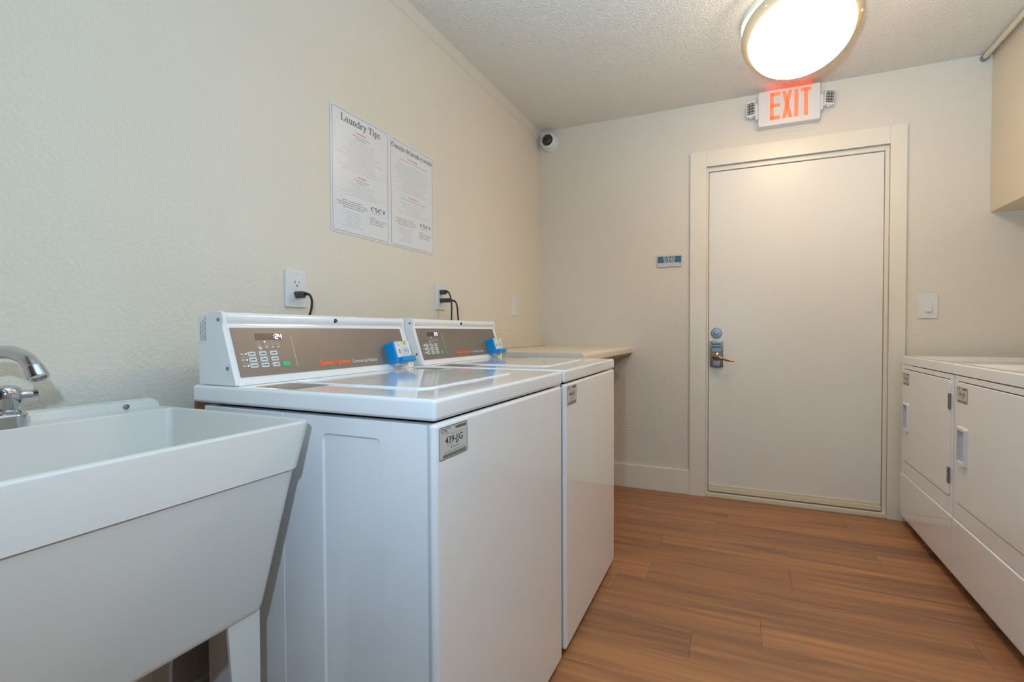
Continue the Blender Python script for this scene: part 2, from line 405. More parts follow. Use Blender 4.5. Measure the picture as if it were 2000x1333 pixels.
# jamb with stop
trim(4, (DX0, 1.1565, D + .004, D + .11, 0, DZ), (1.15, 1.17, D + .056, D + .1, 0, 2.06), bev=.002)
trim(7, (2.0875, DX1, D + .004, D + .11, 0, DZ), (2.07, 2.09, D + .056, D + .1, 0, 2.06), bev=.002)
trim(8, (1.1565, 2.0875, D + .004, D + .11, 2.051, DZ), (1.16, 2.08, D + .056, D + .1, 2.03, 2.06), bev=.002)
trim(5, (DX0, DX1, D - .012, D + .1, 0, .028), m=SWEEP, bev=.004)
# rough band where the left wall meets the ceiling
bm = B(); n = 60; rnd = random.Random(3)
pts = [(YB + (D - YB) * i / n, 2.418 + rnd.uniform(-.003, .003)) for i in range(n + 1)]
lo = loop(bm, [(.011, y, z) for y, z in pts]); lw = loop(bm, [(0, y, z - .004) for y, z in pts]); hi = loop(bm, [(.011, y, H) for y, z in pts])
for i in range(n): bm.faces.new((lo[i], lo[i + 1], hi[i + 1], hi[i])); bm.faces.new((lw[i], lw[i + 1], lo[i + 1], lo[i]))
obj('trim_6', bm, WALL, kind='structure')
bm = B(); box(bm, 0.0, CO0, D - .015, D, 0, .155, .003); obj('baseboard_far', bm, TRIM, kind='structure')
bm = B(); box(bm, CO1, XR, D - .015, D, 0, .155, .003); obj('baseboard_right_of_door', bm, TRIM, kind='structure').name = 'baseboard_far_right'
bm = B(); box(bm, 0.0, .014, YB, D - .015, 0, .118, .003); obj('baseboard_left', bm, TRIM, kind='structure')
# door slab with its hardware
WX = Plane((0, D, 0), (1, 0, 0), (0, 0, 1))          # far wall, facing the camera
bm = B(); box(bm, 1.1595, 2.0845, D + .012, D + .054, .034, 2.047, .0015, 1)
door = obj('door_1', bm, DOOR, kind='structure', origin=(1.16, D + .012, .034))
door['label'] = 'plain flush white door with a keypad lever lock in the far wall'
DP = Plane((0, D + .012, 0), (1, 0, 0), (0, 0, 1))
bm = B(); box(bm, 1.160, 2.084, D + .001, D + .012, .036, .062, .002); box(bm, 1.160, 2.084, D + .006, D + .012, .062, .078, .002); obj('door_sweep', bm, SWEEP, door, 'cream door sweep')
bm = B(); lathe(bm, [(0, 0), (.033, 0), (.033, .004), (.030, .007), (.011, .008), (.009, .004), (0, .004)], DP(1.206, 1.038, 0), DP.N); dbolt = obj('deadbolt_cover', bm, STEEL, door, 'round satin steel deadbolt cover')
bm = B(); lathe(bm, [(0, .004), (.005, .004), (.005, .011), (.003, .0125), (0, .0125)], DP(1.206, 1.038, 0), DP.N, 14); obj('screw', bm, CHROME, dbolt)
# keypad lock
outl = [(1.168, .826), (1.187, .822), (1.207, .8205), (1.227, .822), (1.246, .826), (1.246, .987), (1.232, .989), (1.220, .996), (1.207, .998), (1.194, .996), (1.182, .989), (1.168, .987)]
bm = B(); slab(bm, DP, outl, 0, .014, .003, 2); kl = obj('keypad_lock', bm, BRASS, door, 'antique nickel keypad lock plate')
bm = B(); slab(bm, DP, [(1.178, .918), (1.237, .918), (1.237, .982), (1.222, .984), (1.207, .990), (1.192, .984), (1.178, .982)], .014, .026, .003, 2); obj('keypad', bm, STEEL, kl, 'grey keypad block')
bm = B()
for r_, z in enumerate((.964, .946)):
    for i in range(5): slab(bm, DP, rrect(1.183 + .0102 * i, 1.191 + .0102 * i, z, z + .009, .002, 2), .026, .028)
obj('keypad_buttons', bm, BLACK, kl, kind='stuff')
bm = B(); slab(bm, DP, rrect(1.185, 1.231, .828, .862, .006, 3), .014, .022, .003, 2); obj('lower_housing', bm, STEEL, kl)
bm = B(); lathe(bm, [(0, .014), (.024, .014), (.024, .022), (.013, .03), (.012, .052), (0, .054)], DP(1.206, .892, 0), DP.N, 20)
tube(bm, [DP(1.206, .892, .048), DP(1.224, .888, .055), DP(1.25, .878, .056), DP(1.28, .869, .054), DP(1.312, .868, .05)], [.009, .0085, .0075, .0065, .0055], 10)
obj('lever', bm, BRASS, kl, 'curved lever handle')
# light switch, room sign
def wall_plate(pl, u0, u1, v0, v1, parent):
    bm = B(); slab(bm, pl, rrect(u0, u1, v0, v1, .004, 3), 0, .007, .003, 3); return obj('cover_plate', bm, PLATE, parent)
def screw(pl, u, v, h, parent, r=.0032, m=PLATE):
    bm = B(); lathe(bm, [(0, h), (r, h), (r, h + .0008), (0, h + .0014)], pl(u, v, 0), pl.N, 10)
    o = obj('screw', bm, m, parent)
    bm = B(); rect(bm, pl, u - .0004, u + .0004, v - r * .8, v + r * .8, h + .0012); obj('slot', bm, GREYINK, o)
t = thing('light_switch', 'white wide rocker light switch on the wall right of the white door', 'switch', (2.286, D, 1.117))
wall_plate(WX, 2.243, 2.329, 1.117, 1.250, t)
bm = B(); slab(bm, WX, rrect(2.269, 2.303, 1.150, 1.217, .002, 2), .007, .0085); obj('rocker_frame', bm, PLATE, t)
bm = B()
a = [WX(2.2715, 1.153, .0085), WX(2.3005, 1.153, .0085), WX(2.3005, 1.214, .0085), WX(2.2715, 1.214, .0085)]
b_ = [WX(2.2715, 1.153, .0135), WX(2.3005, 1.153, .0135), WX(2.3005, 1.214, .0095), WX(2.2715, 1.214, .0095)]
A, Q = loop(bm, a), loop(bm, b_); bridge(bm, A, Q); cap(bm, Q); obj('rocker', bm, PLATE, t)
screw(WX, 2.286, 1.234, .007, t); screw(WX, 2.286, 1.133, .007, t)
t = thing('room_sign', 'small blue and white sign reading BOILER ROOM left of the door', 'sign', (.916, D, 1.467))
bm = B(); slab(bm, WX, rrect(.837, .996, 1.467, 1.545, .003, 2), 0, .008, .001, 1); obj('sign_panel', bm, SIGNGREY, t)
bm = B(); rect(bm, WX, .8415, .9915, 1.494, 1.5355, .008); obj('blue_band', bm, SIGNBLUE, t, 'teal blue printed band')
bm = B(); serif(bm, WX, 'BOILER', .8775, 1.5165, .078, .0215, .0086); serif(bm, WX, 'ROOM', .8815, 1.4945, .069, .0215, .0086); obj('lettering', bm, WINK, t, 'white condensed serif letters', smooth=False)
bm = B(); rect(bm, WX, .9795, .989, 1.481, 1.4905, .008); obj('blue_mark', bm, ICON, t)
bm = B(); frame(bm, WX, .8415, .9915, 1.472, 1.493, .001, .0005, .0083); obj('insert_outline', bm, LIGHTINK, t, smooth=False)

# ceiling lamp
LX, LY = 1.584, 2.386
t = thing('ceiling_lamp', 'large round ceiling lamp glowing white, in front of the exit sign', 'lamp', (LX, LY, H))
AX = (0, 0, -1); AO = (LX, LY, H); NS = 80
LN = Vector((.0638, -.335, -1)).normalized(); LC = Vector((1.5818, 2.3271, 2.365)); RR = .2393     # the shade's own axis and rim
la = LN.cross(Vector((0, 1, 0))).normalized(); lb = LN.cross(la)
bm = B(); lathe(bm, [(.236, 0), (.242, .001), (.243, .005), (.243, .022), (.240, .027)], AO, AX, NS); obj('base_pan', bm, DRUM, t, 'pale ceiling pan')
def tilted(bm, r, off): return loop(bm, [LC + LN * off + (la * math.cos(2 * math.pi * i / NS) + lb * math.sin(2 * math.pi * i / NS)) * r for i in range(NS)])
bm = B(); low = tilted(bm, RR - .004, -.004)
up_ = loop(bm, [Vector((LX + .239 * math.cos(q), LY + .239 * math.sin(q), H - .024)) for q in [math.atan2((v.co - LC).dot(Vector((0, 1, 0))), (v.co - LC).dot(Vector((1, 0, 0)))) for v in low]])
bridge(bm, low, up_); obj('shade_side', bm, SHADE, t, 'pale side of the shade, glow added to light the ceiling')
bm = B(); rs = [tilted(bm, r, o_) for r, o_ in ((RR - .006, -.012), (RR - .001, -.008), (RR, 0), (RR - .003, .005), (.2135, .0265), (.2115, .027), (.2105, .022), (.210, .004))]
for q in range(len(rs) - 1): bridge(bm, rs[q], rs[q + 1])
obj('ring', bm, NICKEL, t, 'cream metal ring')
bm = B(); rs = [tilted(bm, .2098 * (1 - (k / 16) ** 2.2) ** (1 / 2.2), .022 + .100 * k / 16) for k in range(16)] + [tilted(bm, .02, .1218)]
for q in range(len(rs) - 1): bridge(bm, rs[q], rs[q + 1])
cap(bm, rs[-1]); obj('diffuser', bm, DIFF, t, 'glowing white bowl diffuser')
for k in range(3):
    a = math.radians(8 + 120 * k); p = LC + (la * math.cos(a) + lb * math.sin(a)) * (RR - .010) + LN * .008
    bm = B(); lathe(bm, [(0, 0), (.005, 0), (.005, .006), (.0035, .009), (0, .010)], p, LN, 12); obj('ring_stud', bm, NICKEL, t)

# exit sign
YE = D - .058
EP = Plane((0, YE, 0), (1, 0, 0), (0, 0, 1))
t = thing('exit_sign', 'white exit sign with red EXIT letters and two side lamp heads above the door', 'sign', (1.6, D, 2.257))
bm = B(); slab(bm, EP, rrect(1.437, 1.762, 2.257, 2.462, .010, 4), -.055, 0, .006, 3); obj('housing', bm, PLATE, t)
bm = B(); slab(bm, WX, rrect(1.472, 1.72, 2.228, 2.30, .008, 3), 0, .003); obj('back_plate', bm, WALL, t, 'wall coloured back plate')
bm = B()
v0, v1, sw = 2.287, 2.446, .0205
for q in ((1.500, 1.500 + sw, v0, v1), (1.500, 1.555, v1 - .022, v1), (1.500, 1.555, 2.359, 2.38), (1.500, 1.555, v0, v0 + .022), (1.628, 1.649, v0, v1), (1.660, 1.715, v1 - .022, v1), (1.677, 1.698, v0, v1)):
    rect(bm, EP, *q, .0002, .0006)
slab(bm, EP, [(1.563, v0), (1.585, v0), (1.618, v1), (1.597, v1)], .0002, .0008)
slab(bm, EP, [(1.597, v0), (1.619, v0), (1.585, v1), (1.563, v1)], .0002, .0008)
obj('letters', bm, REDLED, t, 'glowing red letters EXIT', smooth=False)
bm = B(); box(bm, 1.48, 1.72, YE + .008, YE + .045, 2.4615, 2.4635); obj('added_glow_strip', bm, STRIP, t, 'added red emitter on the top edge, tints the ceiling')
def lamp_head(side, u0, u1, z0, z1, tilt):
    s = 1 if side == 'r' else -1
    c = Vector(((u0 + u1) / 2, YE + .004, (z0 + z1) / 2)); rot = Matrix.Rotation(tilt, 3, 'Y') @ Matrix.Rotation(math.radians(14 * s), 3, 'Z')
    P = Plane(c, rot @ Vector((1, 0, 0)), rot @ Vector((0, 0, 1))); hw, hh = (u1 - u0) / 2, (z1 - z0) / 2
    bm = B(); slab(bm, P, rrect(-hw, hw, -hh, hh, .008, 3), -.028, 0, .003, 2); h = obj('lamp_head', bm, PLATE, t)
    bm = B(); rect(bm, P, -hw + .006, hw - .006, -hh + .012, hh - .012, .0002, .0006); obj('reflector', bm, LEDGRID, h, 'dark reflector grid')
    bm = B()
    for i in range(3):
        for j in range(4):
            lathe(bm, [(.0052, .001), (.0040, .003), (0, .0015)], P(-hw + .0125 + (2 * hw - .025) * i / 2, -hh + .0205 + (2 * hh - .041) * j / 3, 0), P.N, 8)
    obj('led_cups', bm, SPARK, h, 'twelve bright led cups', kind='stuff')
    bm = B(); lathe(bm, [(0, 0), (.007, 0), (.007, .008), (0, .009)], P(0, -hh, -.012), -P.V, 10); obj('pivot_knob', bm, PLATE, h)
    xe = 1.437 if s < 0 else 1.762
    bm = B(); slab(bm, EP, rrect(min(xe, xe + s * .014), max(xe, xe + s * .014), z0 - .018, z1 - .018, .003, 2), -.04, -.012, .002, 2); obj('side_arm', bm, PLATE, t)
lamp_head('l', 1.371, 1.424, 2.329, 2.420, 0); lamp_head('r', 1.781, 1.835, 2.327, 2.415, math.radians(4))

# dome camera in the corner
t = thing('security_camera', 'white security camera with dark round lens ball in the ceiling corner', 'camera', (.09, D, 2.387))
co = (.088, D, 2.387)
bm = B(); lathe(bm, [(0, 0), (.062, 0), (.062, .03), (.058, .036), (.052, .038)], co, (0, -1, 0), 36); obj('base', bm, PLASTW, t)
bm = B(); lathe(bm, [(.052, .036), (.056, .05), (.055, .064), (.049, .073), (.041, .076), (.0385, .07), (.0385, .06)], co, (.03, -1, -.02), 36); obj('shell', bm, PLASTW, t)
bm = B(); lathe(bm, [(.039 * math.cos(math.radians(a)), .066 + .03 * math.sin(math.radians(a))) for a in range(-10, 91, 10)], co, (.03, -1, -.02), 36); obj('lens_ball', bm, DOME, t, 'dark glossy lens ball')
bm = B(); lathe(bm, [(.012, .0945), (.012, .0975), (.008, .0985), (0, .0955)], co, (.03, -1, -.02), 18); obj('lens', bm, BLACK, t)

# conduit along the ceiling beside the soffit
bm = B(); cyl(bm, (2.508, .6, 2.458), (2.508, D - .012, 2.458), .0125, n=18)
c_ = obj('conduit_pipe', bm, SOFF, origin=(2.508, D, 2.458)); c_['label'] = 'cream painted pipe along the ceiling beside the soffit'; c_['category'] = 'pipe'
bm = B(); cyl(bm, (2.508, D - .022, 2.458), (2.508, D, 2.458), .0165, n=18); obj('end_collar', bm, STEEL, c_, 'dark metal end collar')
for y in (1.4, 2.3):
    bm = B(); cyl(bm, (2.508, y, 2.458), (2.508, y + .018, 2.458), .0145, n=18); box(bm, 2.5, 2.516, y + .002, y + .016, 2.468, H); obj('pipe_strap', bm, SOFF, c_)

# ------------------------------------------------------------------ left wall fittings
LP = Plane((0, 0, 0), (0, 1, 0), (0, 0, 1))
def receptacle(pl, uc, vc, parent, device=True):
    bm = B(); slab(bm, pl, rrect(uc - .0165, uc + .0165, vc - .0335, vc + .0335, .002, 2), .007, .0088, .0008, 1); d = obj('receptacle', bm, PLATE, parent)
    bm = B()
    for s in (1, -1):
        c = vc + .019 * s
        rect(bm, pl, uc - .0082, uc - .0064, c - .002, c + .0075, .0089); rect(bm, pl, uc - .0115, uc - .0064, c + .002, c + .0036, .0089)
        rect(bm, pl, uc + .0058, uc + .0074, c - .001, c + .0065, .0089)
        slab(bm, pl, [(uc + .0027 * math.cos(i * .7854), c - .0085 + .0027 * math.sin(i * .7854)) for i in range(8)], .0089, .0092)
    obj('socket_slots', bm, INK, d, kind='stuff')
    bm = B(); slab(bm, pl, rrect(uc - .006, uc + .006, vc - .0045, vc - .0005, .001, 1), .0088, .0096); obj('reset_button', bm, PLATE, d)
    bm = B(); slab(bm, pl, rrect(uc - .006, uc + .006, vc + .0005, vc + .0045, .001, 1), .0088, .0096); obj('test_button', bm, PLATE, d)
t = thing('wall_outlet', 'white wall outlet above the near washer, one black plug in its lower socket', 'outlet', (0, 1.103, 1.13), 'outlets on the left wall')
wall_plate(LP, 1.064, 1.142, 1.130, 1.251, t); receptacle(LP, 1.103, 1.19, t); screw(LP, 1.103, 1.238, .007, t); screw(LP, 1.103, 1.143, .007, t)
t = thing('wall_outlet', 'white wall outlet above the far washer, two black plugs in its sockets', 'outlet', (0, 1.89, 1.155), 'outlets on the left wall')
wall_plate(LP, 1.850, 1.930, 1.155, 1.279, t); receptacle(LP, 1.89, 1.217, t); screw(LP, 1.89, 1.266, .007, t); screw(LP, 1.89, 1.168, .007, t)
t = thing('blank_plate', 'white plate on the left wall above the cream countertop', 'wall plate', (0, 2.692, 1.152))
wall_plate(LP, 2.654, 2.732, 1.152, 1.274, t)
bm = B(); slab(bm, LP, rrect(2.6765, 2.7095, 1.18, 1.247, .002, 2), .007, .009, .0008, 1); obj('insert', bm, PLATE, t)

# plugs with cords
def cord(name, label, y, z, path, plug_r=(.013, .011), ln=.03):
    t = thing(name, label, 'power cord', (.009, y, z), 'appliance cords on the left wall')
    bm = B(); pl = Plane((.009, y, z), (0, 1, 0), (0, 0, 1))
    a, b = plug_r
    slab(bm, pl, [(-a, b * .7), (-a * .5, -b), (a * .5, -b), (a, b * .7), (a * .6, b), (-a * .6, b)], 0, ln, .004, 2); obj('plug', bm, GREYCORD, t)
    bm = B(); tube(bm, [Vector((.009 + ln - .004, y, z + .002))] + [Vector(p) for p in path[:2]], [.006, .005, .004], 10); obj('strain_relief', bm, BLACK, t)
    bm = B(); tube(bm, path, .0036, 10); obj('cable', bm, BLACK, t)
cord('power_cord', 'black plug and cord curving down behind the near washer', 1.103, 1.171,
     [(.036, 1.106, 1.174), (.052, 1.110, 1.172), (.062, 1.112, 1.155), (.066, 1.107, 1.125), (.066, 1.095, 1.09), (.064, 1.082, 1.03), (.062, 1.078, .95)])
cord('power_cord', 'black upper plug and cord hanging behind the far washer', 1.888, 1.240,
     [(.036, 1.888, 1.243), (.050, 1.890, 1.240), (.060, 1.894, 1.215), (.062, 1.899, 1.17), (.060, 1.900, 1.11), (.058, 1.900, 1.0), (.058, 1.900, .95)])
cord('power_cord', 'black lower plug sticking out with a thin cord behind the far washer', 1.888, 1.200,
     [(.062, 1.890, 1.200), (.082, 1.897, 1.196), (.090, 1.902, 1.175), (.088, 1.911, 1.14), (.086, 1.919, 1.09), (.085, 1.921, 1.0), (.085, 1.921, .95)], (.012, .010), .058)

# poster
t = thing('laundry_poster', 'white laundry tips poster in English and Spanish taped to the left wall', 'poster', (0, 1.545, 1.411))
bm = B(); slab(bm, LP, rrect(1.2485, 1.8415, 1.411, 1.8645, .006, 3), .0008, .002); obj('sheet', bm, PAPER, t)
PH = .0023
for q in ((1.2555, 1.5375, 1.4175, 1.8595), (1.5555, 1.8355, 1.4175, 1.8565)):
    bm = B(); frame(bm, LP, *q, .004, .0014, PH); obj('border_line', bm, BLUEINK, t, 'dark blue border line', smooth=False)
bm = B(); serif(bm, LP, 'Laundry Tips', 1.296, 1.8215, .200, .0245, PH); obj('title', bm, INK, t, 'dark grey English serif title', smooth=False)
bm = B(); serif(bm, LP, 'Consejos de lavado y secado', 1.5595, 1.8225, .271, .0200, PH); obj('title', bm, INK, t, 'dark grey Spanish serif title', smooth=False)
def gap_box(u0, u1, v0, v1, g0, g1):
    bm = B(); w_ = .0005
    for q in ((u0, u1, v0, v0 + w_), (u0, u0 + w_, v0, v1), (u1 - w_, u1, v0, v1), (u0, g0, v1 - w_, v1), (g1, u1, v1 - w_, v1)): rect2(bm, LP, *q, PH)
    bmesh.ops.remove_doubles(bm, verts=bm.verts, dist=.0006); obj('box_outline', bm, LIGHTINK, t, 'thin grey box outline', smooth=False)
for x0, x1, L in ((1.268, 1.527, ((1.364, 1.424), (1.37, 1.42), (1.288, 1.40))), (1.569, 1.824, ((1.655, 1.731), (1.657, 1.732), (1.578, 1.70)))):
    gap_box(x0, x1, 1.6485, 1.800, *L[0]); gap_box(x0, x1, 1.546, 1.636, *L[1]); gap_box(x0, x0 + .161, 1.429, 1.5375, *L[2])
rr = random.Random(5)
for s_, a, b, v in (('WASHERS', 1.369, 1.419, 1.7965), ('DRYERS', 1.374, 1.415, 1.631), ('LAVADORAS', 1.660, 1.726, 1.797), ('SECADORAS', 1.662, 1.727, 1.6305), ('WARNING:', 1.296, 1.326, 1.5325), ('ADVERTENCIA:', 1.581, 1.626, 1.532)):
    bm = B(); sans(bm, LP, s_, a, v, b - a, .0066 if v > 1.6 else .0045, PH + .0001, .012); obj('heading', bm, REDINK, t, 'small red heading', smooth=False)
bm = B()
bars(bm, LP, 1.353, 1.437, 1.786, .0028, PH, rr); bars(bm, LP, 1.364, 1.424, 1.7765, .0028, PH, rr)
bars(bm, LP, 1.356, 1.434, 1.621, .0026, PH, rr); bars(bm, LP, 1.37, 1.418, 1.6125, .0026, PH, rr)
bars(bm, LP, 1.332, 1.398, 1.5325, .0032, PH, rr)
for i, (a, b) in enumerate(((1.274, 1.424), (1.276, 1.422), (1.302, 1.402))): bars(bm, LP, a, b, 1.5245 - i * .008, .0032, PH, rr)
bars(bm, LP, 1.61, 1.79, 1.786, .0022, PH, rr); bars(bm, LP, 1.61, 1.785, 1.620, .0022, PH, rr)
for i, (a, b) in enumerate(((1.63, 1.70), (1.582, 1.716), (1.582, 1.718), (1.60, 1.70))): bars(bm, LP, a, b, 1.532 - i * .008, .0026, PH, rr)
for x0 in (1.436, 1.737):
    for i, l in enumerate((.028, .090, .074, .072)): bars(bm, LP, x0, x0 + min(l, .088), 1.497 - i * .0082, .003, PH, rr)
obj('dark_print', bm, GREYINK, t, 'small dark print', smooth=False, kind='stuff')
bm = B()
for cx0, wd, L in ((1.397, .125, 0), (1.696, .124, 1)):
    for i in range(14 if L else 12):
        l = rr.uniform(.45, .97) * wd; st = .0104 if not L else .0086
        bars(bm, LP, cx0 - l, cx0 + l, 1.766 - i * st, .0016, PH, rr)
    for i in range(6):
        l = rr.uniform(.4, .9) * wd; bars(bm, LP, cx0 - l, cx0 + l, 1.604 - i * .009, .0016, PH, rr)
    for i in range(7):
        l = rr.uniform(.3, .9) * .07; bars(bm, LP, cx0 - .048 - l, cx0 - .048 + l, 1.494 - i * .0088, .0018, PH, rr)
    bars(bm, LP, cx0 + .055, cx0 + .10, 1.5155, .0026, PH, rr)
obj('fine_print', bm, LIGHTINK, t, 'small pale print', smooth=False, kind='stuff')
for a in ((1.441, 1.5245, .061, .0165), (1.741, 1.5235, .064, .015)):
    bm = B(); serif(bm, LP, 'CSC', *a, PH); obj('logo_letters', bm, INK, t, 'dark logo letters', smooth=False)
def drop(bm1, bm2, pl, u, v, w_, hh, h):
    bm1.faces.new([bm1.verts.new(pl(u + a * w_, v + b * hh, h)) for a, b in ((-.5, .25), (0, .5), (.5, .25), (.5, -.05), (-.5, -.05))])
    bm2.faces.new([bm2.verts.new(pl(u + a * w_, v + b * hh, h)) for a, b in ((-.45, -.06), (.45, -.06), (0, -.5))])
for a in ((1.513, 1.533, .010, .020), (1.814, 1.531, .009, .018)):
    b1, b2 = B(), B(); drop(b1, b2, LP, *a, PH)
    obj('logo_drop_top', b1, TEAL, t, 'teal upper half of logo drop', smooth=False); obj('logo_drop_tip', b2, NAVY, t, 'navy tip of logo drop', smooth=False)
for u_, v_, r_ in ((1.457, 1.767, .003), (1.722, 1.766, .0022)):
    bm = B(); lathe(bm, [(0, PH), (r_, PH)], LP(u_, v_, 0), LP.N, 10); obj('blue_dot', bm, ICON, t, 'small pale blue dot', smooth=False)

# ------------------------------------------------------------------ countertop and ledge
t = thing('countertop', 'cream speckled laminate countertop with backsplash in the far left corner', 'countertop', (0, 2.58, .904))
bm = B(); n = 8; y0, y1 = 2.058, D - .001
prof = [(.002, .906), (.002, .949)] + [(.677 - .02 + .02 * math.sin(math.pi / 2 * i / n), .929 + .02 * math.cos(math.pi / 2 * i / n)) for i in range(n + 1)] + [(.677, .912), (.672, .906)]
a = loop(bm, [(x, y0, z) for x, z in prof]); b = loop(bm, [(x, y1, z) for x, z in prof]); bridge(bm, a, b); cap(bm, a); cap(bm, b); obj('slab', bm, COUNTER, t)
bm = B(); box(bm, .001, .038, y0, y1, .949, 1.050, .005, 3); obj('backsplash', bm, COUNTER, t)
bm = B(); box(bm, .012, .668, y0 + .002, y1 - .012, .894, .906); obj('underside', bm, WOOD, t, 'bare brown board underside')
bm = B(); box(bm, .048, .152, .765, 2.03, .852, .8815, .002, 1)
o = obj('wooden_ledge', bm, WOOD, origin=(.0, 1.4, .852)); o['label'] = 'brown wooden board behind the washers, just below their tops'; o['category'] = 'board'

# ------------------------------------------------------------------ washers
def tag_label(pl, u0, u1, v0, v1, h, code, parent):
    bm = B(); slab(bm, pl, rrect(u0, u1, v0, v1, .004, 3), h, h + .0006); st = obj('number_tag', bm, STICK, parent, 'small printed number tag')
    W, T = u1 - u0, v1 - v0; q = h + .0008
    bm = B(); frame(bm, pl, u0 + .0005, u1 - .0005, v0 + .0005, v1 - .0005, .0035, .0016, q); rect2(bm, pl, u0 + .12 * W, u1 - .06 * W, v0 + .05 * T, v0 + .15 * T, q); obj('tag_border', bm, TAGGREY, st, smooth=False)
    bm = B(); serif(bm, pl, 'CSC', u0 + .06 * W, v0 + .83 * T, .25 * W, .11 * T, q); obj('tag_logo_letters', bm, INK, st, smooth=False)
    bm = B(); sans(bm, pl, code, u0 + .2 * W, v0 + .46 * T, .62 * W, .21 * T, q, .016)
    obj('tag_code', bm, INK, st, 'printed tag code', smooth=False)
    bm = B(); x = u0 + .56 * W; rr = random.Random(2)
    while x < u0 + .94 * W: b = rr.uniform(.0008, .002); rect2(bm, pl, x, x + b, v0 + .84 * T, v0 + .93 * T, q); x += b + .0007
    obj('barcode', bm, INK, st, smooth=False, kind='stuff')
    bm = B(); rr = random.Random(4)
    bars(bm, pl, u0 + .22 * W, u0 + .82 * W, v0 + .73 * T, .02 * T, q, rr); bars(bm, pl, u0 + .08 * W, u0 + .34 * W, v0 + .78 * T, .03 * T, q, rr)
    bars(bm, pl, u0 + .28 * W, u0 + .5 * W, v0 + .38 * T, .03 * T, q, rr); bars(bm, pl, u0 + .38 * W, u0 + .72 * W, v0 + .29 * T, .05 * T, q, rr); bars(bm, pl, u0 + .16 * W, u0 + .9 * W, v0 + .19 * T, .03 * T, q, rr)
    obj('tag_small_print', bm, GREYINK, st, smooth=False, kind='stuff')
    b1, b2 = B(), B(); drop(b1, b2, pl, u0 + .36 * W, v0 + .885 * T, .05 * W, .14 * T, q); obj('tag_logo', b1, TEAL, st, smooth=False); b2.free()
SEGS = {'0': 'abcdef', '1': 'bc', '2': 'abged', '3': 'abgcd', '4': 'fgbc', '8': 'abcdefg'}
def digit(bm, pl, c, u, v, w_, hh, th, h):
    g = .0006; box_ = {'a': (u + g, u + w_ - g, v + hh - th, v + hh), 'd': (u + g, u + w_ - g, v, v + th), 'g': (u + g, u + w_ - g, v + hh / 2 - th / 2, v + hh / 2 + th / 2),
         'f': (u, u + th, v + hh / 2 + g, v + hh - g), 'b': (u + w_ - th, u + w_, v + hh / 2 + g, v + hh - g), 'e': (u, u + th, v + g, v + hh / 2 - g), 'c': (u + w_ - th, u + w_, v + g, v + hh / 2 - g)}
    for s in SEGS[c]: rect2(bm, pl, *box_[s], h)
